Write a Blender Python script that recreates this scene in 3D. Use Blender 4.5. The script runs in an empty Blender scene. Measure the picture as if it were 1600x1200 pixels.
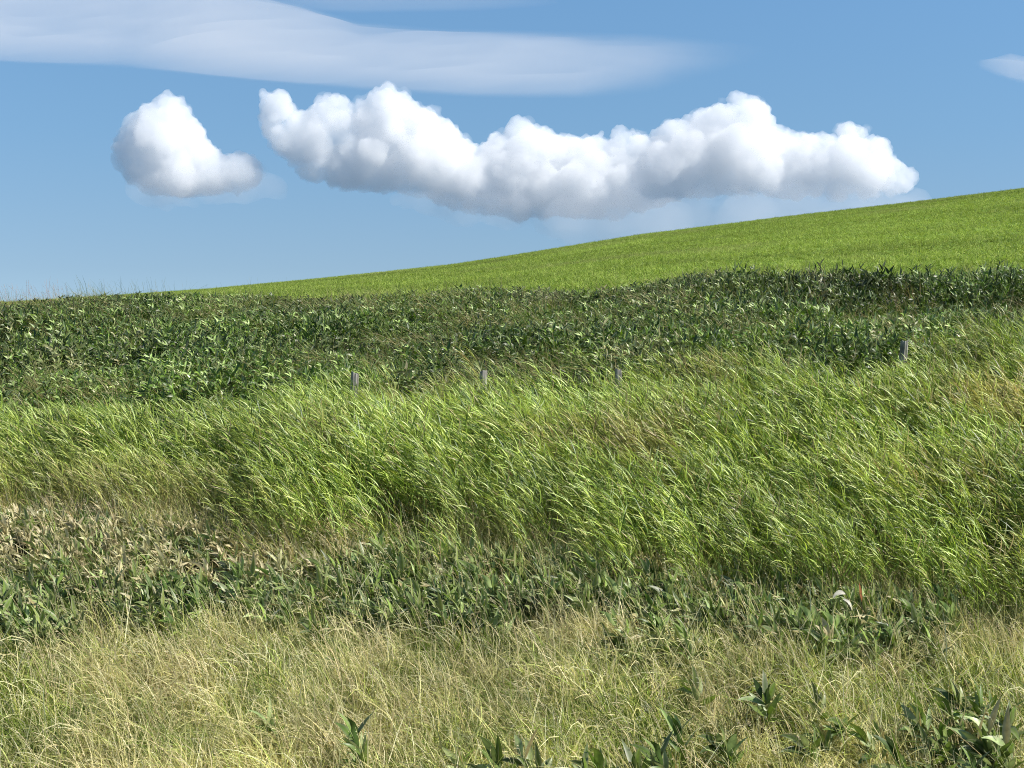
import bpy, bmesh, math, random
import numpy as np
from mathutils import Vector, Matrix

rng = np.random.default_rng(7)
random.seed(7)
S = bpy.context.scene
COL = S.collection

# ------------------------------------------------------------------ camera, sky, sun, exposure
F = 2200.0            # focal length in pixels of the 1600 px wide photograph
HOR = 480.0           # row of the eye level
cam_d = bpy.data.cameras.new('camera')
cam_d.sensor_width = 36.0
cam_d.lens = 36.0 * F / 1600.0
cam_d.clip_start = 0.1
cam_d.clip_end = 60000.0
cam = bpy.data.objects.new('camera', cam_d)
COL.objects.link(cam)
cam.location = (0, 0, 0)
cam.rotation_euler = (math.radians(90) - math.atan((600 - HOR) / F), 0, 0)
S.camera = cam

SUN_EL = math.radians(43)
SUN_AZ = math.radians(104)      # clockwise from the view direction (+Y): to the right, a little behind
wd = bpy.data.worlds.new('World')
S.world = wd
wd.use_nodes = True
nt = wd.node_tree
bg = nt.nodes['Background']
sky = nt.nodes.new('ShaderNodeTexSky')
sky.sky_type = 'NISHITA'
sky.sun_disc = False
sky.sun_elevation = SUN_EL
sky.sun_rotation = SUN_AZ
sky.altitude = 200
sky.air_density = 1.0
sky.dust_density = 0.0
sky.ozone_density = 2.0
# clear maritime air: the sky is read a little above the true elevation (no white horizon band) and given its blue
tcw = nt.nodes.new('ShaderNodeTexCoord'); spw = nt.nodes.new('ShaderNodeSeparateXYZ'); cbw = nt.nodes.new('ShaderNodeCombineXYZ')
maw = nt.nodes.new('ShaderNodeMath'); maw.operation = 'MULTIPLY_ADD'; maw.inputs[1].default_value = .85; maw.inputs[2].default_value = .15
now = nt.nodes.new('ShaderNodeVectorMath'); now.operation = 'NORMALIZE'
nt.links.new(tcw.outputs['Generated'], spw.inputs[0])
nt.links.new(spw.outputs[0], cbw.inputs[0]); nt.links.new(spw.outputs[1], cbw.inputs[1])
nt.links.new(spw.outputs[2], maw.inputs[0]); nt.links.new(maw.outputs[0], cbw.inputs[2])
nt.links.new(cbw.outputs[0], now.inputs[0]); nt.links.new(now.outputs[0], sky.inputs[0])
crw = nt.nodes.new('ShaderNodeValToRGB')
for p_, c_ in [(0.0, (1.34, 1.30, 1.20)), (.027, (1.24, 1.25, 1.19)), (.12, (1.16, 1.38, 1.40)), (.21, (1.19, 1.50, 1.57)), (1.0, (.95, 1.1, 1.15))]:
    e_ = crw.color_ramp.elements[0] if p_ == 0 else crw.color_ramp.elements[len(crw.color_ramp.elements) - 1] if p_ == 1 else crw.color_ramp.elements.new(p_)
    e_.color = (*c_, 1)
nt.links.new(spw.outputs[2], crw.inputs[0])
vmw = nt.nodes.new('ShaderNodeVectorMath'); vmw.operation = 'MULTIPLY'
nt.links.new(sky.outputs[0], vmw.inputs[0]); nt.links.new(crw.outputs[0], vmw.inputs[1])
nt.links.new(vmw.outputs[0], bg.inputs[0])
bg.inputs[1].default_value = 0.068

sun_d = bpy.data.lights.new('sun', 'SUN')
sun_d.energy = 5.0
sun_d.angle = math.radians(0.5)
sun_d.color = (1.0, 0.95, 0.87)
sun = bpy.data.objects.new('sun', sun_d)
COL.objects.link(sun)
sd = Vector((math.sin(SUN_AZ) * math.cos(SUN_EL), math.cos(SUN_AZ) * math.cos(SUN_EL), math.sin(SUN_EL)))
sun.rotation_euler = sd.to_track_quat('Z', 'Y').to_euler()

S.view_settings.view_transform = 'Standard'
S.view_settings.look = 'None'
S.view_settings.exposure = 0.55
S.view_settings.gamma = 1.0
S.view_settings.use_curve_mapping = False
S.render.engine = 'CYCLES'
cy = S.cycles
cy.max_bounces = 14
cy.diffuse_bounces = 3
cy.glossy_bounces = 2
cy.transmission_bounces = 3
cy.transparent_max_bounces = 16
cy.volume_bounces = 12
cy.use_denoising = True
cy.denoiser = 'OPENIMAGEDENOISE'
cy.denoising_input_passes = 'RGB_ALBEDO_NORMAL'
cy.denoising_prefilter = 'NONE'
cy.use_adaptive_sampling = True
cy.adaptive_threshold = 0.01
S.render.film_transparent = False
S.cycles.filter_width = 1.0


# ------------------------------------------------------------------ helpers
def tag(o, label=None, cat=None, group=None, kind=None):
    if label: o['label'] = label
    if cat: o['category'] = cat
    if group: o['group'] = group
    if kind: o['kind'] = kind
    return o


_lat = rng.random((64, 64))
def vnoise(x, y, s=1.0, off=0.0):
    """smooth value noise, 0..1"""
    x = np.asarray(x, float) / s + off + 900.3; y = np.asarray(y, float) / s + off * 1.7 + 911.9
    xi = np.floor(x).astype(int); yi = np.floor(y).astype(int)
    fx = x - xi; fy = y - yi
    fx = fx * fx * (3 - 2 * fx); fy = fy * fy * (3 - 2 * fy)
    a = _lat[xi % 64, yi % 64]; b = _lat[(xi + 1) % 64, yi % 64]
    c = _lat[xi % 64, (yi + 1) % 64]; d = _lat[(xi + 1) % 64, (yi + 1) % 64]
    return (a * (1 - fx) + b * fx) * (1 - fy) + (c * (1 - fx) + d * fx) * fy

def fbm(x, y, s=1.0, off=0.0):
    return (vnoise(x, y, s, off) + .5 * vnoise(x, y, s * .5, off + 3) + .25 * vnoise(x, y, s * .25, off + 7)) / 1.75


# ------------------------------------------------------------------ the lie of the land (metres, eye level = 0)
# bearings across the view (pixel columns of the photograph) x distance, height of the ground
CU = np.array([-500, 0, 400, 800, 1200, 1600, 2100.])
DK = np.array([-40, 0, 3, 6, 9, 12, 14, 15.7, 17, 19.5, 21.5, 23, 26, 29, 31.5, 34, 37, 40])
ZT = np.array([
    [-1.6] * 7, [-1.6] * 7, [-3.2] * 7, [-4.9] * 7, [-4.75] * 7,
    [-4.36, -4.33, -4.33, -4.33, -4.33, -4.33, -4.30],
    [-3.75, -3.77, -3.77, -3.77, -3.77, -3.77, -3.75],
    [-3.35, -3.40, -3.45, -3.45, -3.48, -3.45, -3.40],
    [-2.85, -2.90, -3.08, -3.23, -3.30, -3.25, -3.20],
    [-2.70, -2.72, -2.75, -2.80, -2.80, -2.70, -2.60],
    [-2.60, -2.60, -2.42, -2.30, -2.15, -1.90, -1.70],
    [-1.95, -1.95, -1.85, -1.70, -1.50, -1.10, -0.80],
    [-1.65, -1.65, -1.47, -1.35, -1.05, -0.80, -0.50],
    [-1.50, -1.50, -1.10, -1.00, -0.80, -0.70, -0.50],
    [-0.90, -0.85, -0.77, -0.70, -0.18, -0.15, 0.05],
    [-0.55, -0.50, -0.47, -0.32, 0.08, 0.22, 0.50],
    [-0.40, -0.33, -0.27, -0.10, 0.22, 0.46, 0.85],
    [-0.60, -0.55, -0.50, -0.35, 0.05, 0.30, 0.60],
])
# the pasture hill behind
HU = np.array([-900, -300, 0, 330, 500, 700, 800, 1000, 1200, 1400, 1600, 2000, 2600.])
RIDGE = np.array([560, 505, 476, 453, 437, 416, 401, 369, 344, 320.5, 296, 252, 215.])
BASE = np.array([540, 500, 482, 470, 466, 460, 458, 447, 440, 434, 424, 408, 395.])

def ground_near(x, d):
    x = np.asarray(x, float); d = np.asarray(d, float)
    dd = np.maximum(d, 5.0)
    u = np.clip(800 + x / dd * F, CU[0], CU[-1])
    ui = np.clip(np.searchsorted(CU, u) - 1, 0, len(CU) - 2)
    fu = (u - CU[ui]) / (CU[ui + 1] - CU[ui]); fu = fu * fu * (3 - 2 * fu)
    dc = np.clip(d, DK[0], DK[-1])
    di = np.clip(np.searchsorted(DK, dc) - 1, 0, len(DK) - 2)
    fd = (dc - DK[di]) / (DK[di + 1] - DK[di])
    z = (ZT[di, ui] * (1 - fu) + ZT[di, ui + 1] * fu) * (1 - fd) + (ZT[di + 1, ui] * (1 - fu) + ZT[di + 1, ui + 1] * fu) * fd
    bump = (fbm(x, d, 3.1, 2) - .5) * .22
    bank = np.clip((d - 22) / 3, 0, 1) * np.clip((41 - d) / 3, 0, 1)
    bump = bump * (1 + 1.6 * bank)
    return z + bump

def hill_z(x, d):
    x = np.asarray(x, float); d = np.asarray(d, float)
    u = 800 + x / d * F
    rid = np.interp(u, HU, RIDGE); bas = np.interp(u, HU, BASE)
    t = np.clip((d - 44) / (150 - 44), 0, 1)
    t = 1 - (1 - t) ** 1.7
    y = bas + (rid - bas) * t
    z = (HOR - y) / F * d
    over = np.maximum(d - 150, 0)
    z = z - over * .10 - np.minimum(over, 60) ** 2 * .0015
    z = z + (fbm(x, d, 17, 5) - .5) * .5 * np.clip(1 - t, 0.15, 1)
    return z

def ground(x, d):
    a = ground_near(x, d)
    b = hill_z(x, np.maximum(np.asarray(d, float), 30))
    t = np.clip((np.asarray(d, float) - 39) / 8, 0, 1); t = t * t * (3 - 2 * t)
    return a * (1 - t) + b * t


def grid_mesh(name, xs_of_d, ds, n, zf):
    P = []
    for d in ds:
        x0, x1 = xs_of_d(d)
        xs = np.linspace(x0, x1, n)
        zz = zf(xs, np.full(n, d))
        P.append(np.stack([xs, np.full(n, d), zz], 1))
    V = np.concatenate(P)
    m = len(ds)
    i = np.arange(m - 1)[:, None] * n + np.arange(n - 1)[None, :]
    q = np.stack([i, i + 1, i + n + 1, i + n], -1).reshape(-1, 4)
    me = bpy.data.meshes.new(name)
    me.from_pydata(V.tolist(), [], q.tolist())
    me.polygons.foreach_set('use_smooth', np.ones(len(q), bool))
    return me


# ------------------------------------------------------------------ materials
def new_mat(name):
    m = bpy.data.materials.new(name); m.use_nodes = True
    t = m.node_tree
    for n in list(t.nodes): t.nodes.remove(n)
    out = t.nodes.new('ShaderNodeOutputMaterial')
    return m, t, out

def leaf_material(name, transl, rough, spec, dry_col, dry_strength=1.0):
    """leaf colour = the blade's own colour (point attribute) pulled to straw by the plant's own 'dry' value."""
    m, t, out = new_mat(name)
    N = t.nodes.new; L = t.links.new
    col = N('ShaderNodeAttribute'); col.attribute_name = 'col'
    dry = N('ShaderNodeAttribute'); dry.attribute_type = 'INSTANCER'; dry.attribute_name = 'dry'
    bri = N('ShaderNodeAttribute'); bri.attribute_type = 'INSTANCER'; bri.attribute_name = 'bri'
    tc = N('ShaderNodeTexCoord')
    no = N('ShaderNodeTexNoise'); no.inputs['Scale'].default_value = 22.0; no.inputs['Detail'].default_value = 3
    L(tc.outputs['Object'], no.inputs['Vector'])
    mr = N('ShaderNodeMapRange'); mr.inputs[1].default_value = .3; mr.inputs[2].default_value = .7
    mr.inputs[3].default_value = .78; mr.inputs[4].default_value = 1.2
    L(no.outputs['Fac'], mr.inputs[0])
    mx = N('ShaderNodeMix'); mx.data_type = 'RGBA'
    ml = N('ShaderNodeMath'); ml.operation = 'MULTIPLY'; ml.inputs[1].default_value = dry_strength; ml.use_clamp = True
    L(dry.outputs['Fac'], ml.inputs[0]); L(ml.outputs[0], mx.inputs[0])
    L(col.outputs['Color'], mx.inputs[6]); mx.inputs[7].default_value = (*dry_col, 1)
    m2 = N('ShaderNodeMath'); m2.operation = 'MULTIPLY'
    ad = N('ShaderNodeMath'); ad.operation = 'ADD'; ad.inputs[1].default_value = 1.0   # bri: -0.3 .. 0.3 about 1
    L(bri.outputs['Fac'], ad.inputs[0]); L(ad.outputs[0], m2.inputs[0]); L(mr.outputs[0], m2.inputs[1])
    vm = N('ShaderNodeVectorMath'); vm.operation = 'SCALE'
    L(mx.outputs[2], vm.inputs[0]); L(m2.outputs[0], vm.inputs['Scale'])
    pb = N('ShaderNodeBsdfPrincipled')
    pb.inputs['Roughness'].default_value = rough
    pb.inputs['Specular IOR Level'].default_value = spec
    L(vm.outputs[0], pb.inputs['Base Color'])
    tl = N('ShaderNodeBsdfTranslucent')
    hs = N('ShaderNodeHueSaturation'); hs.inputs['Saturation'].default_value = 1.1; hs.inputs['Value'].default_value = 1.25
    L(vm.outputs[0], hs.inputs['Color']); L(hs.outputs[0], tl.inputs['Color'])
    ms = N('ShaderNodeMixShader'); ms.inputs[0].default_value = transl
    L(pb.outputs[0], ms.inputs[1]); L(tl.outputs[0], ms.inputs[2]); L(ms.outputs[0], out.inputs[0])
    return m

STRAW = (.72, .63, .36)
M_SASA = leaf_material('bamboo_leaf', .26, .42, .42, (.55, .47, .28))
M_BANK = leaf_material('bank_bamboo_leaf', .24, .42, .45, (.42, .36, .2))
M_REED = leaf_material('reed_leaf', .36, .42, .5, (.48, .33, .16))
M_GRASS = leaf_material('grass_blade', .38, .55, .35, STRAW)
M_PAST = leaf_material('pasture_blade', .35, .6, .25, (.32, .32, .12))

def ground_material(name, c1, c2, c3, scale):
    m, t, out = new_mat(name)
    N = t.nodes.new; L = t.links.new
    tc = N('ShaderNodeTexCoord')
    n1 = N('ShaderNodeTexNoise'); n1.inputs['Scale'].default_value = scale; n1.inputs['Detail'].default_value = 8
    n2 = N('ShaderNodeTexNoise'); n2.inputs['Scale'].default_value = scale * .08; n2.inputs['Detail'].default_value = 4
    L(tc.outputs['Object'], n1.inputs['Vector']); L(tc.outputs['Object'], n2.inputs['Vector'])
    cr = N('ShaderNodeValToRGB'); cr.color_ramp.elements[0].color = (*c1, 1); cr.color_ramp.elements[1].color = (*c2, 1)
    cr.color_ramp.elements[0].position = .35; cr.color_ramp.elements[1].position = .65
    L(n1.outputs['Fac'], cr.inputs[0])
    mx = N('ShaderNodeMix'); mx.data_type = 'RGBA'; L(n2.outputs['Fac'], mx.inputs[0])
    L(cr.outputs[0], mx.inputs[6]); mx.inputs[7].default_value = (*c3, 1)
    pb = N('ShaderNodeBsdfPrincipled'); pb.inputs['Roughness'].default_value = .95; pb.inputs['Specular IOR Level'].default_value = .1
    L(mx.outputs[2], pb.inputs['Base Color'])
    bp = N('ShaderNodeBump'); bp.inputs['Strength'].default_value = .6; bp.inputs['Distance'].default_value = .05
    L(n1.outputs['Fac'], bp.inputs['Height']); L(bp.outputs[0], pb.inputs['Normal'])
    L(pb.outputs[0], out.inputs[0])
    return m

M_SOIL = ground_material('thatch_soil', (.030, .024, .014), (.085, .068, .034), (.05, .05, .02), 14)
M_TURF = ground_material('pasture_turf', (.12, .19, .025), (.19, .28, .04), (.15, .235, .035), 6)

# ------------------------------------------------------------------ ground
ds = np.concatenate([np.linspace(-40, 8, 14), np.linspace(8.5, 41, 110)])
me = grid_mesh('ground', lambda d: (-30 - abs(d) * .9, 30 + abs(d) * .9), ds, 260, ground)
g = bpy.data.objects.new('ground', me); COL.objects.link(g); me.materials.append(M_SOIL); tag(g, kind='structure')
ds = np.concatenate([np.linspace(41, 160, 90), np.linspace(165, 420, 30), [600, 900]])
def hz(x, d):
    z = ground(x, d)
    return np.where(d > 650, -70.0, np.maximum(z, -60))
me = grid_mesh('pasture_hill', lambda d: (-67 - (d - 41) * 1.0, 67 + (d - 41) * 1.0), ds, 240, hz)
h = bpy.data.objects.new('pasture_hill', me); COL.objects.link(h); me.materials.append(M_TURF); tag(h, kind='structure')


def bounce_sheet_material():
    m, t, out = new_mat('bounce_sheet_blue')
    N = t.nodes.new; L = t.links.new
    pb = N('ShaderNodeBsdfPrincipled'); pb.inputs['Base Color'].default_value = (.06, .10, .14, 1); pb.inputs['Roughness'].default_value = .35
    tc = N('ShaderNodeTexCoord'); no = N('ShaderNodeTexNoise'); no.inputs['Scale'].default_value = .08; no.inputs['Detail'].default_value = 6
    L(tc.outputs['Object'], no.inputs['Vector'])
    bp = N('ShaderNodeBump'); bp.inputs['Distance'].default_value = 2.0; L(no.outputs['Fac'], bp.inputs['Height']); L(bp.outputs[0], pb.inputs['Normal'])
    L(pb.outputs[0], out.inputs[0])
    return m
me = grid_mesh('unseen_bounce_sheet', lambda d: (-40000, 40000), np.array([-40000, -3000, 0, 1500, 6000, 20000, 50000.]), 12, lambda x, d: np.full(len(x), -62.0))  # added unseen bluish sheet, keeps green bounce off the cloud undersides
o = bpy.data.objects.new('unseen_bounce_sheet', me); COL.objects.link(o); me.materials.append(bounce_sheet_material()); tag(o, kind='structure')

# ------------------------------------------------------------------ blades, leaves and plants as mesh data
class MB:
    def __init__(s): s.v = []; s.f = []; s.c = []
    def ribbon(s, pts, wid, side, col, fold=0.0, nrm=None):
        """a strip along pts, half widths wid, side vectors; fold>0 gives a V section (3 columns)"""
        b = len(s.v); n = len(pts)
        for i in range(n):
            p = pts[i]; sv = side[i] * wid[i]
            if fold:
                up = nrm[i] * wid[i] * fold
                s.v += [tuple(p - sv + up), tuple(p), tuple(p + sv + up)]
                ce = col[i] if isinstance(col, list) else (col, col, col)
                s.c += [ce[0], ce[1], ce[2]]
            else:
                s.v += [tuple(p - sv), tuple(p + sv)]
                s.c += [col, col]
        k = 3 if fold else 2
        for i in range(n - 1):
            for j in range(k - 1):
                a = b + i * k + j
                s.f.append((a, a + 1, a + k + 1, a + k))
    def tube(s, pts, rad, col, n=4):
        b = len(s.v)
        for i, p in enumerate(pts):
            for k in range(n):
                a = 2 * math.pi * k / n
                s.v.append((p[0] + math.cos(a) * rad[i], p[1] + math.sin(a) * rad[i], p[2])); s.c.append(col)
        for i in range(len(pts) - 1):
            for k in range(n):
                a = b + i * n + k; c = b + i * n + (k + 1) % n
                s.f.append((a, c, c + n, a + n))
    def add(s, o):
        b = len(s.v); s.v += o.v; s.c += o.c; s.f += [tuple(i + b for i in f) for f in o.f]
    def mesh(s, name, mat):
        me = bpy.data.meshes.new(name)
        me.from_pydata(s.v, [], s.f)
        at = me.color_attributes.new('col', 'FLOAT_COLOR', 'POINT')
        at.data.foreach_set('color', np.array([(*c, 1.0) for c in s.c], np.float32).ravel())
        me.polygons.foreach_set('use_smooth', np.ones(len(s.f), bool))
        me.materials.append(mat)
        return me

V = lambda *a: np.array(a, float)
def unit(v): return v / (np.linalg.norm(v) + 1e-9)

def curve(base, direction, length, droop, wind, n):
    """points of a blade that leaves base along direction and is bent by gravity and by the wind (to -x)"""
    pts = [base.copy()]; d = unit(direction); st = length / n
    for i in range(n):
        t = (i + 1) / n
        d = unit(d + V(-wind * t, 0, -droop * t) / n * 3)
        pts.append(pts[-1] + d * st)
    return pts

def frames(pts, ref):
    side = []; nrm = []
    for i in range(len(pts)):
        a = pts[max(i - 1, 0)]; b = pts[min(i + 1, len(pts) - 1)]
        t = unit(b - a); s_ = unit(np.cross(t, ref)); side.append(s_); nrm.append(unit(np.cross(s_, t)))
    return side, nrm

def jit(c, a, r):
    f = 1 + r.uniform(-a, a)
    return tuple(max(0.0, x * f * (1 + r.uniform(-a * .3, a * .3))) for x in c)

def lanceolate(n, w, p=.38):
    out = []
    for i in range(n + 1):
        t = i / n
        f = (t / p) ** .6 if t < p else max(0, (1 - t) / (1 - p)) ** .75
        out.append(w * max(f, .12 if i == 0 else .03))
    return out

SASA_GREENS = [(.12, .18, .034), (.17, .235, .05), (.06, .10, .02), (.28, .35, .13)]
SASA_DRY = [(.50, .43, .25), (.62, .56, .40), (.38, .28, .13)]
REED_GREENS = [(.28, .365, .060), (.37, .465, .09), (.14, .205, .036), (.49, .57, .17), (.10, .155, .028)]
GRASS_COLS = [(.64, .60, .24), (.78, .71, .40), (.46, .54, .13), (.28, .39, .06), (.84, .78, .52), (.56, .60, .18), (.12, .17, .03), (.18, .20, .05)]

BANK_GREENS = [(.075, .130, .018), (.12, .185, .026), (.040, .075, .013), (.24, .32, .09), (.05, .09, .016)]
def sasa_leaf(base, dirn, L, w, r, dryp=.12, edge=.35, n=6, greens=None):
    b = MB()
    pts = curve(base, dirn, L, r.uniform(.0, .5), r.uniform(.0, .45), n)
    ref = unit(V(r.uniform(-1, 1), r.uniform(-1, .6), r.uniform(.2, 1)))
    sd_, nr = frames(pts, ref)
    if r.random() < dryp: c = jit(r.choice(SASA_DRY), .25, r)
    else: c = jit(r.choice(greens or SASA_GREENS), .22, r)
    ec = c
    if r.random() < edge: ec = tuple(x * .5 + y * .5 for x, y in zip(c, (.42, .42, .26)))     # bleached margin; its pale tone also paints the leaf glints
    mid = tuple(min(1, x * 1.35) for x in c)
    b.ribbon(pts, lanceolate(n, w / 2), sd_, [(ec, mid, ec)] * (n + 1), fold=r.uniform(.1, .45), nrm=nr)
    return b

def sasa_plant(r, h=.6, leaves=9, dryp=.12, edge=.35, big=1.0, greens=None):
    parts = []
    lean = V(r.uniform(-.35, .0), r.uniform(-.15, .15), 1)
    st = curve(V(0, 0, 0), lean, h, .02, .15, 5)
    sm = MB(); sm.tube(st, [.0042, .004, .0036, .003, .0025, .0015], jit((.16, .17, .05), .2, r), 4)
    parts.append(('stem', sm))
    for i in range(leaves):
        t = (.15 + .85 * (i + r.random() * .5) / leaves) if greens else .45 + .55 * (i + r.random() * .5) / leaves
        k = min(int(t * 5), 4); p = st[k] + (st[k + 1] - st[k]) * (t * 5 - k if t < 1 else 1)
        a = i * 2.4 + r.uniform(-.5, .5)
        el = r.uniform(.15, 1.15) if greens else r.uniform(.35, 1.4)
        dr = V(math.cos(a) * math.cos(el) - .25, math.sin(a) * math.cos(el), math.sin(el))
        L = r.uniform(.15, .25) * big
        parts.append(('leaf', sasa_leaf(p, dr, L, L * r.uniform(.21, .30), r, dryp, edge, 6, greens)))
    return parts

def reed_plant(r, h=1.4, leaves=10, dryp=.05):
    parts = []
    lean = V(r.uniform(-.30, .02), r.uniform(-.12, .12), 1)
    n = 8
    st = curve(V(0, 0, 0), lean, h, .03, r.uniform(.12, .45), n)
    sm = MB()
    c = jit(r.choice([(.36, .33, .13), (.42, .34, .16), (.24, .28, .07)]), .2, r)
    sm.tube(st, list(np.linspace(.0042, .0013, n + 1)), c, 4)
    gc = jit((.24, .30, .06), .2, r)
    sm.c = [tuple(a_ + (b_ - a_) * min(1, max(0, (k // 4) / n * 2.2 - .5)) for a_, b_ in zip(c, gc)) for k in range(len(sm.c))]
    parts.append(('stem', sm))
    for i in range(leaves):
        t = .22 + .78 * (i + r.random() * .6) / leaves
        t = min(t, .995); k = int(t * n); p = st[k] + (st[k + 1] - st[k]) * (t * n - k)
        ax = unit(st[k + 1] - st[k])
        sidew = (1 if i % 2 else -1) * r.uniform(.1, .75)
        dr = ax * r.uniform(1.1, 1.8) + V(-r.uniform(-.1, .75), sidew, r.uniform(-.1, .3))
        if r.random() < .14: dr = ax + V(r.uniform(.3, .9), sidew, .2)
        L = r.uniform(.20, .40) * (1.05 - .25 * abs(t - .6))
        pts = curve(p, dr, L, r.uniform(.0, .4) if r.random() < .9 else .7, r.uniform(.05, .6), 6)
        ref = unit(V(r.uniform(-.3, .9), r.uniform(-.9, .5), r.uniform(.3, 1)))
        sd_, nr = frames(pts, ref)
        if r.random() < dryp or t < .33 and r.random() < .6: cc = jit(r.choice([(.42, .33, .16), (.48, .40, .2)]), .2, r)
        else: cc = jit(r.choice(REED_GREENS), .3, r)
        b = MB(); b.ribbon(pts, lanceolate(6, r.uniform(.0065, .0115), .25), sd_, [(cc, tuple(x * 1.15 for x in cc), cc)] * 7, fold=.25, nrm=nr)
        parts.append(('leaf', b))
    return parts

def grass_tuft(r, blades=45, h=.5, cols=GRASS_COLS, spread=.09, w=(.0024, .0052), wind=(.1, .9), seg=5, lean=.25, flat=.18):
    b = MB()
    for i in range(blades):
        a = r.uniform(0, 6.283); q = r.random() ** .5 * spread
        base = V(math.cos(a) * q, math.sin(a) * q, 0)
        el = r.uniform(.55, 1.45) if r.random() > flat else r.uniform(.05, .5)
        a2 = r.uniform(0, 6.283)
        dr = V(math.cos(a2) * math.cos(el) - lean, math.sin(a2) * math.cos(el), math.sin(el))
        L = h * r.uniform(.45, 1.25)
        pts = curve(base, dr, L, r.uniform(.0, .6) if r.random() < .8 else 1.1, r.uniform(*wind) * .6, seg)
        ww = r.uniform(*w)
        wid = [ww * (1 - (k / seg) ** 1.6 * .85) for k in range(seg + 1)]
        sd_, _ = frames(pts, unit(V(r.uniform(-1, 1), r.uniform(-1, .2), r.uniform(-.4, .8))))
        b.ribbon(pts, wid, sd_, jit(r.choice(cols), .22, r))
    return b

def flower_stalk(r, h=.75, c=(.78, .69, .44)):
    """straw-coloured stalk with an open seed head"""
    b = MB(); n = 6
    st = curve(V(0, 0, 0), V(r.uniform(-.4, .05), r.uniform(-.2, .2), 1), h, .08, r.uniform(.05, .4), n)
    c = jit(c, .2, r)
    b.tube(st, list(np.linspace(.0028, .0012, n + 1)), c, 3)
    for i in range(2):
        t = .88 + .1 * i / 2; k = min(int(t * n), n - 1); p = st[k] + (st[k + 1] - st[k]) * (t * n - k)
        a = r.uniform(0, 6.283)
        pts = curve(p, unit(st[k + 1] - st[k]) + V(math.cos(a) * .3, math.sin(a) * .3, 0), r.uniform(.02, .05), .4, .4, 2)
        sd_, _ = frames(pts, V(.3, -.8, .5))
        b.ribbon(pts, [.0015, .0024, .001], sd_, jit(c, .15, r))
    return b


# ------------------------------------------------------------------ instanced ground cover (kind = stuff)
def scatter_tree():
    t = bpy.data.node_groups.new('scatter', 'GeometryNodeTree')
    t.interface.new_socket(name='Geometry', in_out='INPUT', socket_type='NodeSocketGeometry')
    t.interface.new_socket(name='Collection', in_out='INPUT', socket_type='NodeSocketCollection')
    t.interface.new_socket(name='Geometry', in_out='OUTPUT', socket_type='NodeSocketGeometry')
    N = t.nodes.new; L = t.links.new
    gi = N('NodeGroupInput'); go = N('NodeGroupOutput')
    ci = N('GeometryNodeCollectionInfo'); ci.inputs['Separate Children'].default_value = True; ci.inputs['Reset Children'].default_value = True
    L(gi.outputs[1], ci.inputs[0])
    ip = N('GeometryNodeInstanceOnPoints'); ip.inputs['Pick Instance'].default_value = True
    L(gi.outputs[0], ip.inputs['Points']); L(ci.outputs[0], ip.inputs['Instance'])
    def na(nm, ty):
        n = N('GeometryNodeInputNamedAttribute'); n.data_type = ty; n.inputs[0].default_value = nm
        return n.outputs[0]
    L(na('pidx', 'INT'), ip.inputs['Instance Index'])
    L(na('rot', 'FLOAT_VECTOR'), ip.inputs['Rotation'])
    L(na('scl', 'FLOAT_VECTOR'), ip.inputs['Scale'])
    L(ip.outputs[0], go.inputs[0])
    return t
TREE = scatter_tree()

def proto_collection(name, meshes):
    c = bpy.data.collections.new(name)
    for i, me in enumerate(meshes):
        o = bpy.data.objects.new(f'{name}_form', me); c.objects.link(o)
    return c

def scatter(name, coll, P, rot, scl, dry, bri, label, cat):
    n = len(P)
    me = bpy.data.meshes.new(name); me.vertices.add(n)
    me.vertices.foreach_set('co', P.astype(np.float32).ravel())
    def at(nm, ty, arr, key='value'):
        a = me.attributes.new(nm, ty, 'POINT'); a.data.foreach_set(key, np.ascontiguousarray(arr).ravel())
    at('pidx', 'INT', rng.integers(0, len(coll.objects), n).astype(np.int32))
    at('rot', 'FLOAT_VECTOR', rot.astype(np.float32), 'vector')
    at('scl', 'FLOAT_VECTOR', scl.astype(np.float32), 'vector')
    at('dry', 'FLOAT', dry.astype(np.float32)); at('bri', 'FLOAT', bri.astype(np.float32))
    o = bpy.data.objects.new(name, me); COL.objects.link(o)
    md = o.modifiers.new('scatter', 'NODES'); md.node_group = TREE
    md[[s.identifier for s in TREE.interface.items_tree if s.name == 'Collection'][0]] = coll
    tag(o, label, cat, kind='stuff')
    return o

def sample(density, d0, d1, u0=-170, u1=1770):
    k = (u1 - u0) / F
    n = int(density * k * (d1 * d1 - d0 * d0) / 2)
    d = np.sqrt(rng.uniform(d0 * d0, d1 * d1, n)); u = rng.uniform(u0, u1, n)
    return u, (u - 800) / F * d, d

def sasa_mesh(parts):
    b = MB()
    for _, p in parts: b.add(p)
    return b

def vrot(n, yaw, tilt=.12):
    return np.stack([rng.normal(0, tilt, n), rng.normal(0, tilt, n), rng.uniform(-yaw, yaw, n)], 1)
def vscl(n, lo, hi, hz=None):
    s = rng.uniform(lo, hi, n); return np.stack([s, s, s if hz is None else s * hz], 1)

# boundaries of the plant zones, distance by bearing
def reed_front(u): return np.interp(u, [-300, 0, 300, 450, 800, 1200, 1450, 1600, 1900], [18.2, 18.0, 17.7, 17.0, 16.4, 15.7, 15.3, 14.9, 14.6])
def reed_back(u): return np.interp(u, [-300, 0, 240, 420, 600, 1000, 1400, 1600, 1900], [20.6, 20.6, 21.0, 21.3, 21.9, 22.0, 22.3, 23.2, 23.5])
def sasa_lo(u): return np.interp(u, [-300, 0, 400, 800, 1200, 1480, 1520, 1900], [14.75, 14.75, 14.95, 14.7, 14.2, 14.2, 15.0, 15.0])

R = random.Random(11)
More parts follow.
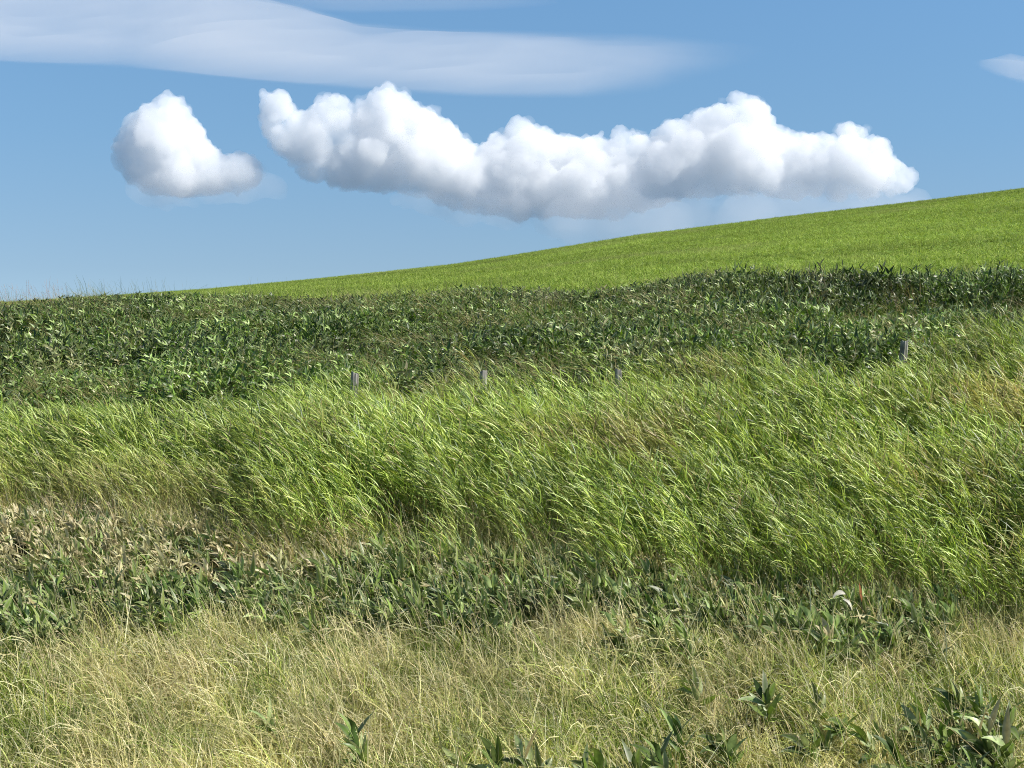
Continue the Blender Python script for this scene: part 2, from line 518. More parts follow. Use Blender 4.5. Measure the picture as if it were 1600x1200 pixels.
# bamboo on the bank
proto_bank = proto_collection('bank_bamboo', [sasa_mesh(sasa_plant(R, R.uniform(.55, .8), 22, .02, .25, .68, BANK_GREENS)).mesh('bank_bamboo_form', M_BANK) for _ in range(14)])
u, x, d = sample(52, 20.9, 38.6)
keep = (d > reed_back(u) - .5 + (vnoise(x, d, .8, 4) - .5) * 2.2) & ((vnoise(x, d * .6, .55, 24) > .20) | (d > 34))
u, x, d = u[keep], x[keep], d[keep]
n = len(x); P = np.stack([x, d, ground(x, d) - .03], 1)
hgt = .45 + 1.05 * fbm(x, d, 1.6, 21)
hgt = hgt + (.80 - hgt) * np.clip((d - 32) / 2.5, 0, .9)
hgt = hgt * np.where((d < 22.6) & (u > 440) & (u < 1500), .72, 1)
dry = np.clip((fbm(x, d, 1.5, 31) - .68) * 5, 0, .8) * rng.random(n) + (rng.random(n) < .012) * .6
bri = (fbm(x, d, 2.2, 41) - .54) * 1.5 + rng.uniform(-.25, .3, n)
# taller plants with shade painted into bri: right-hand step and left-hand hollow
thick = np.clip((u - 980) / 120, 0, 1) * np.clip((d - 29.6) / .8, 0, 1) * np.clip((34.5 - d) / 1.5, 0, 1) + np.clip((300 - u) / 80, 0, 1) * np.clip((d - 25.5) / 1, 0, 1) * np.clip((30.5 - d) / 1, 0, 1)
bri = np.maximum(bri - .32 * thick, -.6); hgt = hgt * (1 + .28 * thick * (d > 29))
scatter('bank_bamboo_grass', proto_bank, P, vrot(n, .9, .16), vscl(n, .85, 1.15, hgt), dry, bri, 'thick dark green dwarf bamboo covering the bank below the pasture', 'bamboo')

# thin grasses growing through the bamboo on the bank, and the plumes on the crest at the left
proto_thin = proto_collection('thin_grass', [grass_tuft(R, 30, .8, [(.16, .22, .04), (.22, .26, .06), (.34, .28, .12), (.13, .19, .035)], .12, (.003, .006)).mesh('thin_grass_form', M_GRASS) for _ in range(8)])
u, x, d = sample(16, 22, 38)
m_ = vnoise(x, d, 1.3, 51) > .45
u, x, d = u[m_], x[m_], d[m_]; n = len(x)
scatter('bank_grass', proto_thin, np.stack([x, d, ground(x, d)], 1), vrot(n, .8), vscl(n, .8, 1.25), np.clip((vnoise(x, d, .9, 61) - .72) * 3.5, 0, .8), rng.uniform(-.2, .2, n), 'thin yellow green grass growing through the bamboo on the bank', 'grass')
proto_plume = proto_collection('plume', [flower_stalk(R, R.uniform(.8, 1.1), (.42, .26, .17)).mesh('plume_form', M_GRASS) for _ in range(8)])
u, x, d = sample(28, 35.5, 37.5, -170, 110)
n = len(x)
scatter('crest_grass_plumes', proto_plume, np.stack([x, d, ground(x, d)], 1), vrot(n, .6), vscl(n, .85, 1.15), np.zeros(n), rng.uniform(-.2, .2, n), 'reddish seed heads of wild grass on the crest of the bank at the far left', 'grass')

# reeds: the 300 at the front of the bed are plants of their own, the rest one object
reed_protos = [reed_plant(R, R.uniform(1.15, 1.5), R.randint(12, 16)) for _ in range(16)]
proto_reed = proto_collection('reed', [sasa_mesh(p).mesh('reed_form', M_REED) for p in reed_protos])
u, x, d = sample(118, 14.4, 23.6)
fr = reed_front(u) + (vnoise(x, d, .7, 71) - .5) * 1.3 + rng.normal(0, .15, len(d)); bk = reed_back(u) + (vnoise(x, d, .9, 72) - .5) * 1.6 + np.abs(rng.normal(0, .25, len(d)))
dens = .12 + .80 * (vnoise(x, d, .42, 73) > .33)
keep = (d > fr) & (d < bk) & (rng.random(len(d)) < dens)
u, x, d = u[keep], x[keep], d[keep]; n = len(x)
inner = np.clip((d - reed_front(u)) / 1.6, 0, 1)
hs = (.78 + .22 * inner) * (.8 + .35 * fbm(x, d, 1.2, 74)) * np.where((u < 430) & (d < 18.8), .85, 1)
hs = hs * np.interp(d, [15, 20, 20.8, 22], [.98, 1.04, .94, .80])
dryr = np.clip((fbm(x, d, 1.3, 75) - .62) * 4, 0, .6) * rng.uniform(.3, 1, n)
dryr = np.maximum(dryr, np.where((u < 330), np.clip(1 - inner * 1.3, 0, 1) * .55 * rng.random(n), 0))
brir = (fbm(x, d, 1.1, 76) - .5) * .7 + rng.uniform(-.22, .22, n)
rot = vrot(n, .6, .15)
ground_r = ground(x, d)
order = np.argsort(d - reed_front(u) * .9 + np.where((u > -20) & (u < 1620), 0, 100))
ind = order[:300]; rest = order[300:]
P = np.stack([x, d, ground_r - .02], 1)
sc3 = np.stack([hs, hs, hs], 1)
scatter('reed_bed', proto_reed, P[rest], rot[rest], sc3[rest], dryr[rest], brir[rest], 'dense bed of bright green reeds bent to the left by the wind', 'reeds')


def place_plant(name, parts_meshes, loc, rot, scl, dry, bri, label, cat, group):
    root = bpy.data.objects.new(name, None); COL.objects.link(root)
    root.empty_display_size = .1
    root.location = loc; root.rotation_euler = rot; root.scale = (scl,) * 3
    tag(root, label, cat, group)
    for nm, me in parts_meshes:
        o = bpy.data.objects.new(nm, me); COL.objects.link(o); o.parent = root
        o['dry'] = float(dry); o['bri'] = float(bri)
    return root

WHERE_R = ['at the left edge of the reed bed', 'above the dry bamboo near the left edge', 'above the middle of the dry bamboo patch', 'above the right end of the dry bamboo',
           'where the dry bamboo ends left of centre', 'below the left fence post', 'between the left and the middle fence post', 'below the middle fence post',
           'just right of the middle fence post', 'below the third fence post', 'just right of the third fence post', 'behind the bamboo right of centre',
           'left of the orange withered leaf', 'above the orange withered leaf', 'below the tallest fence post at right', 'at the right edge of the meadow']
WHERE_B = ['at the left edge', 'near the left edge', 'under the dry patch on the left', 'at the right end of the dry patch', 'left of centre', 'below the left fence post',
           'between two fence posts left of centre', 'below the middle fence post', 'just right of the middle fence post', 'below the third fence post', 'right of the third fence post',
           'right of centre', 'left of the orange withered leaf', 'beside the orange withered leaf', 'near the right end of the band', 'at the right end of the band']
reed_parts = [[(nm, b.mesh('reed_' + nm, M_REED)) for nm, b in p] for p in reed_protos]
for i in ind:
    uu = u[i]
    where = WHERE_R[min(int(max(uu, 0) // 100), 15)]
    st = ('straw-tinged' if dryr[i] > .3 else 'pale green' if brir[i] > .05 else 'deep green') + (' tall' if hs[i] > .8 else ' short')
    place_plant('reed', random.choice(reed_parts), P[i], rot[i], hs[i], dryr[i], brir[i],
                f'{st} front-row reed {where}', 'reed', f'{st} front-row reeds {where}')

# dwarf bamboo: band across the middle, dry patch left, clumps in the foreground
sasa_protos = [sasa_plant(R, R.uniform(.30, .48), R.randint(8, 11), .06, .6, 1.0) for _ in range(14)]
proto_sasa = proto_collection('bamboo', [sasa_mesh(p).mesh('bamboo_form', M_SASA) for p in sasa_protos])
sasa_parts = [[(nm, b.mesh('bamboo_' + nm, M_SASA)) for nm, b in p] for p in sasa_protos]
u, x, d = sample(85, 13.9, 19.2)
lo = sasa_lo(u) + (vnoise(x, d, .6, 81) - .5) * 1.2; hi = reed_front(u) + .2
keep = (d > lo) & (d < hi) & ((vnoise(x, d, .5, 82) > .18) | (d > 16.3))
u, x, d = u[keep], x[keep], d[keep]; n = len(x)
dleft = np.clip((d - np.interp(u, [0, 400, 560, 700], [15.6, 15.7, 16.2, 18])) / .5, 0, 1)
dry = np.where(rng.random(n) < .02 + .70 * dleft, rng.uniform(.5, 1, n), 0.0)
bri = rng.uniform(-.2, .25, n)
rot = vrot(n, 1.2, .2); s = rng.uniform(.8, 1.15, n) * (1 - .25 * dleft)
P = np.stack([x, d, ground(x, d) - .02], 1)
order = np.argsort(d - sasa_lo(u) * .8 + rng.uniform(0, 1.0, n) + np.where((u > -10) & (u < 1610), 0, 100))
ind = order[:235]; rest = order[235:]
scatter('bamboo_band', proto_sasa, P[rest], rot[rest], np.stack([s, s, s], 1)[rest], dry[rest], bri[rest], 'band of broad-leaved dwarf bamboo across the middle of the meadow', 'bamboo')
for i in ind:
    st = 'withered straw-coloured' if dry[i] > .4 else 'green'
    where = WHERE_B[min(int(max(u[i], 0) // 100), 15)]
    st += ' low-growing' if s[i] < .9 else ' taller' if s[i] > 1.03 else ''
    place_plant('dwarf_bamboo', random.choice(sasa_parts), P[i], rot[i], s[i], dry[i], bri[i],
                f'{st} dwarf bamboo of the broad-leaved band {where}', 'bamboo',
                f'{st} bamboo plants of the band {where}')

def d_of_row(y):    # distance at which low plants show at this row of the photograph
    return float(np.interp(y, [820, 900, 1010, 1200, 1400], [17, 15.7, 14, 12, 10.4]))
big_protos = [sasa_plant(R, R.uniform(.32, .46), R.randint(6, 9), .05, .4, 1.35) for _ in range(10)]
big_parts = [[(nm, b.mesh('bamboo_' + nm, M_SASA)) for nm, b in p] for p in big_protos]
clumps = [  # column, row, half width, half height, plants, words
    (1500, 1165, 100, 55, 24, 'in the clump at the bottom right corner of the meadow'),
    (1570, 1100, 45, 40, 8, 'at the right edge above the bottom right clump'),
    (790, 1200, 60, 22, 6, 'in the clump at the bottom edge, centre'),
    (930, 1195, 45, 25, 5, 'at the bottom edge just right of centre'),
    (1040, 1170, 45, 30, 6, 'in the small clump at the bottom, right of centre'),
    (1165, 1150, 30, 25, 3, 'between the bottom clumps, right of centre'),
    (1310, 1120, 50, 40, 5, 'in the dry grass left of the bottom right clump'),
    (1105, 1075, 14, 10, 1, 'standing alone in the dry grass, right of centre'),
    (1200, 1075, 16, 14, 2, 'as a pair in the dry grass, right of centre'),
    (585, 1165, 18, 15, 2, 'at the bottom edge, left of centre'),
    (440, 1110, 10, 10, 1, 'low in the dry grass, left of centre'),
    (1530, 1075, 12, 8, 1, 'standing alone above the bottom right clump'),
]
for cx, cyy, hw, hh, k, words in clumps:
    for j in range(k):
        px = cx + R.uniform(-hw, hw); py = cyy + R.uniform(-hh, hh)
        dd = d_of_row(py + 25); xx = (px - 800) / F * dd
        pos = '' if k < 5 else ('leftmost ' if px < cx - hw * .5 else 'rightmost ' if px > cx + hw * .5 else 'central ') + ('rear ' if py < cyy - hh * .3 else 'near ' if py > cyy + hh * .3 else '')
        place_plant('dwarf_bamboo', R.choice(big_parts), (xx, dd, float(ground(xx, dd)) + .04),
                    (R.uniform(-.2, .2), R.uniform(-.25, .1), R.uniform(-1.5, 1.5)), R.uniform(.85, 1.12), 0.0, R.uniform(-.25, .15),
                    f'{pos}dwarf bamboo {words}', 'bamboo', f'{pos}bamboo plants {words}' if k > 1 else None)

# dry meadow grass in front
proto_dry = proto_collection('meadow_grass', [grass_tuft(R, 42, R.uniform(.34, .52), GRASS_COLS, .13, (.0030, .0068), flat=.30, lean=.12).mesh('meadow_grass_form', M_GRASS) for _ in range(14)])
u, x, d = sample(56, 9.8, 16.4)
keep = (d < sasa_lo(u) + .4 + (vnoise(x, d, .6, 81) - .5) * 1.6) | (rng.random(len(d)) < .40 * (vnoise(x, d, .8, 83) > .4))
u, x, d = u[keep], x[keep], d[keep]; n = len(x)
gg = fbm(x, d, 1.1, 91)
dry = np.clip((gg - .36 - .10 * np.clip((300 - u) / 300, 0, 1)) * 3.2, 0, .85) * rng.uniform(.2, 1, n)
scatter('meadow_grass', proto_dry, np.stack([x, d, ground(x, d) - .02], 1), vrot(n, 1.5, .30), vscl(n, .8, 1.4), dry, (fbm(x, d, .8, 92) - .5) * .7 + rng.uniform(-.25, .25, n), 'tangled half dry meadow grass covering the foreground', 'grass')

# green grass underneath
proto_green = proto_collection('green_grass', [grass_tuft(R, 40, .38, [(.13, .20, .035), (.18, .25, .05), (.22, .28, .07)], .10, (.003, .0048)).mesh('green_grass_form', M_GRASS) for _ in range(8)])
u, x, d = sample(44, 9.8, 21.5)
keep = (vnoise(x, d, .9, 95) > .35) & (d < reed_back(u))
u, x, d = u[keep], x[keep], d[keep]; n = len(x)
scatter('green_undergrass', proto_green, np.stack([x, d, ground(x, d) - .02], 1), vrot(n, 1.0, .15), vscl(n, .8, 1.2), np.zeros(n), rng.uniform(-.2, .2, n), 'fresh green grass at the foot of the reeds and in the meadow', 'grass')

proto_foot = proto_collection('foot_grass', [grass_tuft(R, 30, R.uniform(.5, .7), [(.60, .50, .24), (.46, .40, .16), (.34, .38, .09), (.24, .33, .05), (.50, .50, .16)], .12, (.0026, .0050), (.0, .5), lean=.12, flat=.06).mesh('foot_grass_form', M_GRASS) for _ in range(10)])
u, x, d = sample(42, 13.8, 20)
f_ = d - reed_front(u)
keep = (f_ > -.7) & (f_ < 1.6) & (vnoise(x, d, .5, 111) > .3)
u, x, d = u[keep], x[keep], d[keep]; n = len(x)
scatter('reed_foot_grass', proto_foot, np.stack([x, d, ground(x, d) - .02], 1), vrot(n, 1.0, .15), vscl(n, .7, 1.15), np.clip(vnoise(x, d, 1.0, 112) - .35, 0, .7), rng.uniform(-.25, .2, n), 'upright straw and green grass at the foot of the reeds', 'grass')

# straw stalks over the bamboo band and among the reeds
proto_stalk = proto_collection('stalk', [flower_stalk(R, R.uniform(.55, .85)).mesh('stalk_form', M_GRASS) for _ in range(10)])
u, x, d = sample(70, 10.5, 18.5)
w = np.interp(d, [10.5, 12, 13.6, 14.2, 15.5, 18.5], [.45, .45, .6, .8, .7, .4])
keep = (rng.random(len(d)) < w * (vnoise(x, d, .7, 97) > .35))
u, x, d = u[keep], x[keep], d[keep]; n = len(x)
scatter('straw_stalks', proto_stalk, np.stack([x, d, ground(x, d)], 1), vrot(n, 1.0, .15), vscl(n, .7, 1.05), np.zeros(n), rng.uniform(-.2, .2, n), 'thin straw-coloured grass stalks rising in front of the bamboo band', 'grass')

# pasture
proto_past = proto_collection('pasture_grass', [grass_tuft(R, 26, .24, [(.25, .325, .05), (.32, .40, .07), (.18, .245, .035), (.40, .47, .12), (.11, .16, .03)], .20, (.006, .012), seg=3).mesh('pasture_grass_form', M_PAST) for _ in range(8)])
u, x, d = sample(7.0, 42, 158, -60, 1720)
keep = d < 158
n = len(x)
scatter('pasture_grass', proto_past, np.stack([x, d, ground(x, d) - .02], 1), vrot(n, 3.1, .12), vscl(n, .8, 1.2), np.clip((fbm(x, d, 9, 99) - .55) * 2, 0, .4), (fbm(x, d * .7, 11, 98) - .5) * .35 + (fbm(x * .22, d, 4, 93) - .5) * .6 + rng.uniform(-.15, .15, n), 'short bright green pasture grass on the hill', 'grass')


# ------------------------------------------------------------------ fence posts
def wood_material():
    m, t, out = new_mat('weathered_wood')
    N = t.nodes.new; L = t.links.new
    tc = N('ShaderNodeTexCoord'); mp = N('ShaderNodeMapping'); mp.inputs['Scale'].default_value = (26, 26, 5)
    L(tc.outputs['Object'], mp.inputs[0])
    no = N('ShaderNodeTexNoise'); no.inputs['Scale'].default_value = 1; no.inputs['Detail'].default_value = 6; L(mp.outputs[0], no.inputs['Vector'])
    cr = N('ShaderNodeValToRGB'); cr.color_ramp.elements[0].position = .32; cr.color_ramp.elements[1].position = .68
    cr.color_ramp.elements[0].color = (.09, .08, .065, 1); cr.color_ramp.elements[1].color = (.36, .34, .30, 1)
    L(no.outputs['Fac'], cr.inputs[0])
    pb = N('ShaderNodeBsdfPrincipled'); pb.inputs['Roughness'].default_value = .9; L(cr.outputs[0], pb.inputs['Base Color'])
    bp = N('ShaderNodeBump'); bp.inputs['Strength'].default_value = .7; bp.inputs['Distance'].default_value = .01
    L(no.outputs['Fac'], bp.inputs['Height']); L(bp.outputs[0], pb.inputs['Normal']); L(pb.outputs[0], out.inputs[0])
    return m
M_WOOD = wood_material()

def post_mesh(r, h, rad):
    bm = bmesh.new(); n = 16; rings = []
    levels = [(0, 1.05), (.3, 1.0), (.6, .99), (.85, .98), (.97, .97), (.995, .93), (1.0, .86)]
    ph = [r.uniform(-.14, .10) for _ in range(n)]
    for t, s in levels:
        rings.append([bm.verts.new((math.cos(2 * math.pi * k / n) * rad * s * (1 + ph[k]), math.sin(2 * math.pi * k / n) * rad * s * (1 + ph[k]),
                                    t * h + (ph[k] * .12 + math.cos(2 * math.pi * k / n) * -.012 if t > .9 else 0))) for k in range(n)])
    for a, b in zip(rings[:-1], rings[1:]):
        for k in range(n): bm.faces.new((a[k], a[(k + 1) % n], b[(k + 1) % n], b[k]))
    bm.faces.new(rings[-1]); bm.faces.new(rings[0][::-1])
    me = bpy.data.meshes.new('fence_post'); bm.to_mesh(me); bm.free(); me.materials.append(M_WOOD)
    return me

for px, py, dd, rad, words, tilt in [
        (553, 582, 21.8, .062, 'grey wooden fence post left of centre, only its top above the reeds', (.0, .06)),
        (753, 580, 21.8, .058, 'grey wooden fence post in the middle, top showing between reeds and bamboo', (.02, .0)),
        (968, 577, 21.9, .052, 'short-showing grey wooden fence post right of the middle one', (-.02, -.03)),
        (1398, 532, 22.3, .060, 'rough split grey fence post on the right, standing highest above the reeds', (.02, -.06))]:
    xx = (px - 800) / F * dd; gz = float(ground(xx, dd)); top = (HOR - py) / F * dd
    o = bpy.data.objects.new('fence_post', post_mesh(R, top - gz + .25, rad)); COL.objects.link(o)
    o.location = (xx, dd, gz - .25); o.rotation_euler = (tilt[0], tilt[1], R.uniform(0, 3))
    o.location.x -= math.sin(tilt[1]) * (top - gz)
    tag(o, words, 'fence post', 'old fence posts at the back of the reeds')

# ------------------------------------------------------------------ odd leaves and stalks one can point to
def leaf_thing(name, px, py, dd, dirn, L, w, col, words, cat, droop=.3, wind=.3, lift=.35, ref=None):
    xx = (px - 800) / F * dd; z = (HOR - py) / F * dd
    pts = curve(V(0, 0, 0), unit(V(*dirn)), L, droop, wind, 7)
    sd_, nr = frames(pts, unit(V(*(ref or (.4, -.8, .5)))))
    b = MB(); mid = tuple(min(1, c * 1.2) for c in col)
    b.ribbon(pts, lanceolate(7, w / 2), sd_, [(col, mid, col)] * 8, fold=.3, nrm=nr)
    return b, (xx, dd, z)

root = bpy.data.objects.new('withered_dock', None); COL.objects.link(root)
dd = 14.75; xx = (1352 - 800) / F * dd; gz = float(ground(xx, dd)); root.location = (xx, dd, gz)
tag(root, 'upright rust-orange withered leaf on a dark stalk among the bamboo on the right', 'dead leaf')
topz = (HOR - 944) / F * dd - gz
b = MB(); b.tube([V(.03, 0, 0), V(.015, 0, topz * .5), V(0, 0, topz)], [.007, .006, .005], (.03, .022, .016), 6)
o = bpy.data.objects.new('stalk', b.mesh('dock_stalk', M_GRASS)); COL.objects.link(o); o.parent = root
b, _ = leaf_thing('leaf', 0, 0, 1, (-.16, -.05, 1), .22, .042, (.36, .14, .06), '', '', .05, .0)
o = bpy.data.objects.new('leaf', b.mesh('dock_leaf', M_GRASS)); COL.objects.link(o); o.parent = root; o.location = (0, 0, topz)
for px, py, dd, dirn, L, w, words in [
        (1326, 932, 14.6, (-.9, -.2, .55), .17, .055, 'large bleached white leaf folded over beside the orange leaf'),
        (1322, 940, 14.55, (.5, -.3, -.1), .16, .045, 'small bleached white leaf hanging under the large white one')]:
    b, loc = leaf_thing('leaf', px, py, dd, dirn, L, w, (.62, .58, .48), words, '', 1.3, .1)
    o = bpy.data.objects.new('bleached_leaf', b.mesh('bleached_leaf', M_GRASS)); COL.objects.link(o); o.location = loc
    tag(o, words, 'dead leaf')
# long stalks that cross the foreground grass: from (column,row) to (column,row)
for (x0, y0, x1, y1, sag, words) in [
        (240, 1098, 342, 1003, .02, 'long straight pale stalk lying up to the right across the left foreground'),
        (190, 1112, 140, 1055, .03, 'broad pale grass blade bent down at the left foreground'),
        (1545, 1190, 1440, 1108, .02, 'long pale stalk slanting over the bottom right bamboo clump'),
        (1330, 1150, 1260, 1040, .02, 'pale stalk leaning left of the bottom right bamboo clump'),
        (720, 1120, 690, 960, .03, 'tall straw stalk standing near the middle of the foreground'),
        (150, 990, 105, 870, .03, 'tall straw stalk in front of the bamboo band on the left'),
        (808, 1010, 780, 880, .03, 'straw stalk crossing the bamboo band at the centre'),
        (1010, 1160, 915, 1128, .04, 'arched straw stalk over the small clump at the bottom centre'),
        (545, 1075, 470, 960, .03, 'leaning straw stalk left of the foreground centre'),
        (60, 1075, 10, 975, .03, 'leaning straw stalk at the left edge of the foreground')]:
    da = d_of_row(y0) - .05; db = da - .12
    A = V((x0 - 800) / F * da, da, (HOR - y0) / F * da); B_ = V((x1 - 800) / F * db, db, (HOR - y1) / F * db)
    # carry the foot on down into the turf
    foot = A.copy(); foot[2] = min(float(ground(A[0], A[1])), A[2] - .02); foot[0] += (A[0] - B_[0]) * .15
    pts = [foot] + [A + (B_ - A) * t + V(0, 0, math.sin(t * math.pi) * sag) for t in np.linspace(0, 1, 6)]
    b = MB(); b.tube([p - foot for p in pts], [.004, .004, .0038, .0034, .003, .0026, .0018], (.62, .53, .30), 5)
    o = bpy.data.objects.new('straw_stalk', b.mesh('straw_stalk', M_GRASS)); COL.objects.link(o); o.location = foot
    tag(o, words, 'stalk')


# ------------------------------------------------------------------ clouds: closed bodies filled with scattering vapour
def vapour(name, density, col, aniso=.0):
    m, t, out = new_mat(name)
    v = t.nodes.new('ShaderNodeVolumeScatter')
    v.inputs['Color'].default_value = (*col, 1); v.inputs['Density'].default_value = density; v.inputs['Anisotropy'].default_value = aniso
    t.links.new(v.outputs[0], out.inputs['Volume'])
    return m

M_FRINGE = vapour('fringe_vapour', .005, (.99, .99, 1.0))
M_VAP = vapour('cloud_vapour', .019, (.999, .999, 1.0))
M_THIN = vapour('thin_vapour', .0026, (.97, .98, 1.0))
M_HIGH = vapour('high_vapour', .00046, (.95, .89, .83))
CD = 4000.0     # distance of the cumulus, metres

def seg_dist(p, poly):
    a = poly; b = np.roll(poly, -1, 0); ab = b - a
    t = np.clip(((p - a) * ab).sum(1) / (ab * ab).sum(1), 0, 1)
    return np.sqrt((((a + ab * t[:, None]) - p) ** 2).sum(1)).min()
def inside(p, poly):
    c = False; n = len(poly)
    for i in range(n):
        x0, y0 = poly[i]; x1, y1 = poly[(i + 1) % n]
        if (y0 > p[1]) != (y1 > p[1]) and p[0] < (x1 - x0) * (p[1] - y0) / (y1 - y0) + x0: c = not c
    return c

def cloud_mesh(name, poly, n, rmin, rmax, seed, flat=1.0, disp=1.0, voxel=3.6, mat=None, wisps=0):
    r = random.Random(seed); poly = np.array(poly, float); k = CD / F
    lo = poly.min(0); hi = poly.max(0)
    bm = bmesh.new(); tries = 0; got = 0
    while got < n and tries < n * 30:
        tries += 1
        p = np.array([r.uniform(lo[0], hi[0]), r.uniform(lo[1], hi[1])])
        if not inside(p, poly): continue
        dl = seg_dist(p, poly)
        if dl < rmin * .6: continue
        rad = min(dl * r.uniform(.85, 1.05), r.uniform(rmin * 1.4, rmax)); depth = r.uniform(-1, 1) * (dl - rad * .4) * .8
        got += 1
        m = Matrix.Translation(((p[0] - 800) * k, depth * k, (HOR - p[1]) * k)) @ Matrix.Diagonal((1, 1, flat, 1))
        bmesh.ops.create_icosphere(bm, subdivisions=2, radius=rad * k, matrix=m)
    for _ in range(wisps):          # torn shreds just off the outline
        i = r.randrange(len(poly)); a, b = poly[i], poly[(i + 1) % len(poly)]
        p = a + (b - a) * r.random() + np.array([r.gauss(0, 5), r.gauss(0, 5)]); rad = r.uniform(2.5, 7)
        m = Matrix.Translation(((p[0] - 800) * k, r.uniform(-25, 25) * k, (HOR - p[1]) * k)) @ Matrix.Rotation(r.uniform(-.6, .6), 4, 'Y') @ Matrix.Diagonal((r.uniform(1, 2.2), 1, r.uniform(.5, .9), 1))
        bmesh.ops.create_icosphere(bm, subdivisions=2, radius=rad * k, matrix=m)
    me = bpy.data.meshes.new(name + '_rough'); bm.to_mesh(me); bm.free()
    o = bpy.data.objects.new(name, me); COL.objects.link(o)
    rm = o.modifiers.new('r', 'REMESH'); rm.mode = 'VOXEL'; rm.voxel_size = voxel
    for j, (size, st) in enumerate([(80, 34), (34, 22), (16, 16), (8, 9)]):
        tx = bpy.data.textures.new('billow', 'CLOUDS'); tx.noise_scale = size; tx.noise_depth = 1; tx.noise_basis = 'VORONOI_F1'
        dm = o.modifiers.new('d%d' % j, 'DISPLACE'); dm.texture = tx; dm.texture_coords = 'LOCAL'; dm.strength = -st * disp; dm.mid_level = .56
    rm = o.modifiers.new('r2', 'REMESH'); rm.mode = 'VOXEL'; rm.voxel_size = voxel      # one clean closed skin
    dg = bpy.context.evaluated_depsgraph_get()
    new = bpy.data.meshes.new_from_object(o.evaluated_get(dg))
    o.modifiers.clear(); o.data = new; new.name = name
    new.materials.clear(); new.materials.append(mat)
    o.location = (0, CD, 0)
    return o

C1 = [(182, 235), (185, 262), (205, 285), (235, 303), (290, 310), (345, 305), (405, 298), (412, 262), (395, 242), (350, 240), (330, 222), (312, 190), (298, 175), (290, 142), (268, 138), (258, 160), (228, 165), (205, 185), (195, 212)]
C2 = [(398, 172), (412, 150), (440, 144), (470, 160), (482, 176), (500, 152), (530, 148), (552, 165), (590, 146), (610, 132), (636, 146), (652, 168), (684, 168), (704, 190), (722, 216), (752, 236),
      (762, 212), (803, 186), (838, 200), (862, 208), (905, 214), (950, 206), (975, 198), (1010, 212), (1040, 196), (1082, 182), (1108, 166), (1130, 147), (1165, 152), (1196, 172), (1206, 200), (1240, 206),
      (1290, 210), (1318, 196), (1348, 194), (1372, 216), (1396, 244), (1428, 274), (1445, 300), (1400, 312), (1240, 312), (1130, 305), (1040, 320), (960, 345), (880, 340), (790, 345), (700, 325), (640, 305), (560, 300), (490, 290), (455, 262), (425, 235), (408, 205)]
T1 = [(200, 270), (220, 322), (270, 338), (330, 328), (400, 322), (450, 318), (470, 290), (430, 270), (380, 255), (300, 265), (230, 270)]
T2 = [(520, 290), (700, 355), (830, 370), (900, 395), (1100, 410), (1300, 390), (1460, 350), (1440, 290), (1200, 285), (1000, 290), (800, 300)]
for nm, poly, n, words, tp, seed in [
        ('cumulus_cloud', C1, 170, 'small white puffy cloud with a pointed top standing alone on the left', T1, 3),
        ('cumulus_cloud', C2, 700, 'long white heaped cloud stretching from the centre to the right above the hill', T2, 5)]:
    o = cloud_mesh(nm, poly, n, 5, 34, seed, mat=M_VAP)
    tag(o, words, 'cloud')
    c = cloud_mesh('cloud_base', tp, n // 3, 10, 60, seed + 20, flat=.75, voxel=9, disp=.9, mat=M_THIN)
    c.parent = o; c.location = (0, -60, 0)
    c['label'] = 'thin grey vapour under the cloud'
    c = cloud_mesh('cloud_fringe', poly, n // 2, 3, 38, seed + 40, disp=1.35, voxel=5, mat=M_FRINGE)
    c.parent = o; c.location = (0, 0, 0)
    c['label'] = 'soft torn edge of the cloud'

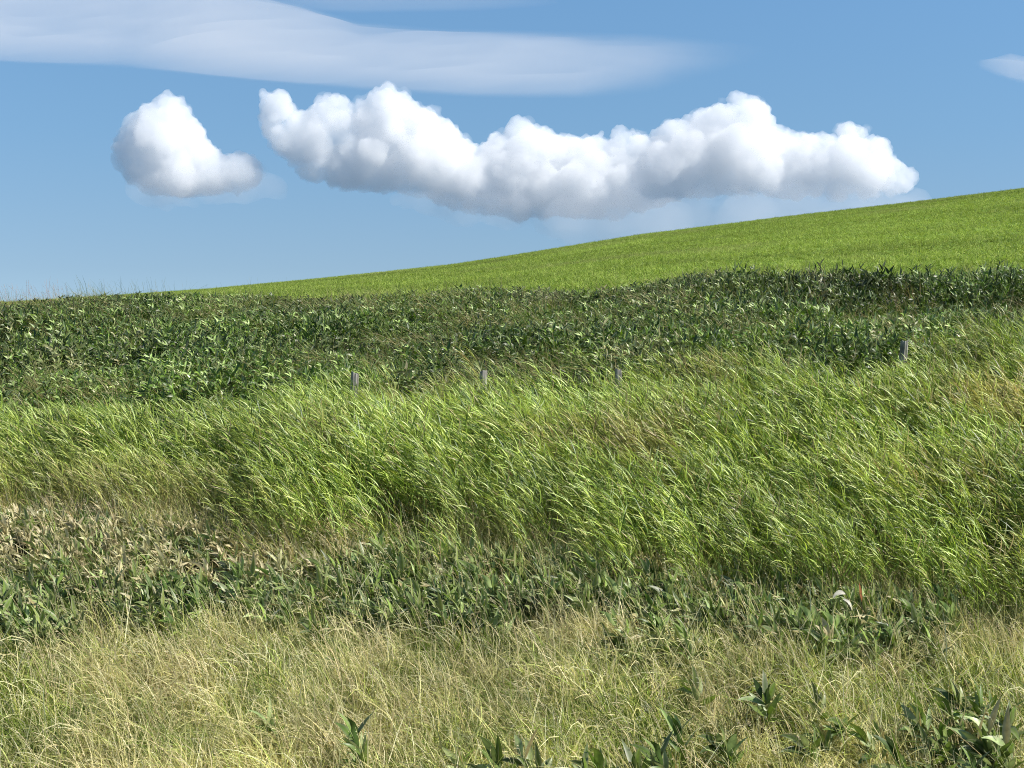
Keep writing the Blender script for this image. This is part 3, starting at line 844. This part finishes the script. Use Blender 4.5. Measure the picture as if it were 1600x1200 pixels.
# high smooth cloud sheet: a lens of vapour 3 km up, thick where the picture is whitest
HC = 3000.0
def sheet(name, thick, ylo, yhi, ulo, uhi, nu, nv, words, scale):
    us = np.linspace(ulo, uhi, nu); ys = np.linspace(ylo, yhi, nv)
    U, Y = np.meshgrid(us, ys)
    T = thick(U, Y); T[0] = T[-1] = 0; T[:, 0] = T[:, -1] = 0
    D = HC * F / (HOR - Y); X = (U - 800) / F * D
    idx = -np.ones(T.shape, int); vt = []; vb = []
    on = T > 0
    use = on.copy()
    use[1:] |= on[:-1]; use[:-1] |= on[1:]; use[:, 1:] |= on[:, :-1]; use[:, :-1] |= on[:, 1:]
    use[1:, 1:] |= on[:-1, :-1]; use[:-1, :-1] |= on[1:, 1:]; use[1:, :-1] |= on[:-1, 1:]; use[:-1, 1:] |= on[1:, :-1]
    verts = []; top = -np.ones(T.shape, int); bot = -np.ones(T.shape, int)
    for i in range(nv):
        for j in range(nu):
            if use[i, j]:
                t = max(T[i, j], 0) * scale
                top[i, j] = len(verts); verts.append((X[i, j], D[i, j], HC + t))
                if t > 0: bot[i, j] = len(verts); verts.append((X[i, j], D[i, j], HC - t * .3))
                else: bot[i, j] = top[i, j]
    faces = []
    for i in range(nv - 1):
        for j in range(nu - 1):
            q = [(i, j), (i, j + 1), (i + 1, j + 1), (i + 1, j)]
            if not any(on[a] for a in q): continue
            faces.append(tuple(top[a] for a in q)); faces.append(tuple(bot[a] for a in reversed(q)))
    me = bpy.data.meshes.new(name); me.from_pydata(verts, [], faces); me.validate(); me.materials.append(M_HIGH)
    o = bpy.data.objects.new(name, me); COL.objects.link(o); tag(o, words, 'cloud')
    return o

def sstep(a, b, x): t = np.clip((x - a) / (b - a), 0, 1); return t * t * (3 - 2 * t)
def sheet_main(U, Y):
    low = np.interp(U, [-600, 0, 200, 400, 560, 740, 900, 1020, 1150, 1300], [95, 103, 112, 132, 146, 158, 160, 156, 120, 85])
    up = np.interp(U, [-600, 0, 350, 480, 560, 700, 1000, 1200, 1300], [-160, -60, -20, 10, 34, 44, 50, 62, 80])
    a = sstep(0, 1, (low - Y) / np.interp(U, [0, 900, 1050, 1300], [16, 22, 70, 60])) * sstep(0, 1, (Y - up) / 55)
    a = a * (.62 + .55 * vnoise(U, Y, 230, 1) + .3 * (vnoise(U, Y * 5 + U * .3, 120, 2) - .5) + .25 * (vnoise(U, Y * 8 + U * .5, 60, 5) - .5)) * np.interp(U, [700, 1000, 1150, 1290], [1, .62, .25, 0.03])
    return a - .02
def sheet_streak(U, Y):
    mid = np.interp(U, [400, 560, 750, 900], [10, 16, 13, 8])
    return np.exp(-((Y - mid) / 8.0) ** 2) * np.interp(U, [380, 520, 700, 900], [0, .5, .45, 0]) - .05
def sheet_wisp(U, Y):
    mid = np.interp(U, [1500, 1560, 1700, 1900], [100, 112, 140, 160])
    return np.exp(-((Y - mid) / np.interp(U, [1500, 1700], [6, 16])) ** 2) * np.interp(U, [1515, 1570, 1800, 1900], [0, .75, .6, 0]) - .05
sheet('high_cloud_sheet', sheet_main, -200, 175, -650, 1330, 190, 130, 'broad smooth pale veil of high cloud across the top left of the sky', 260)
sheet('high_cloud_streak', sheet_streak, -20, 45, 370, 910, 70, 40, 'narrow pale streak of high cloud just above the blue gap at the top', 200)
sheet('high_cloud_wisp', sheet_wisp, 60, 200, 1500, 1910, 60, 50, 'small white wisp of high cloud at the right edge of the sky', 300)
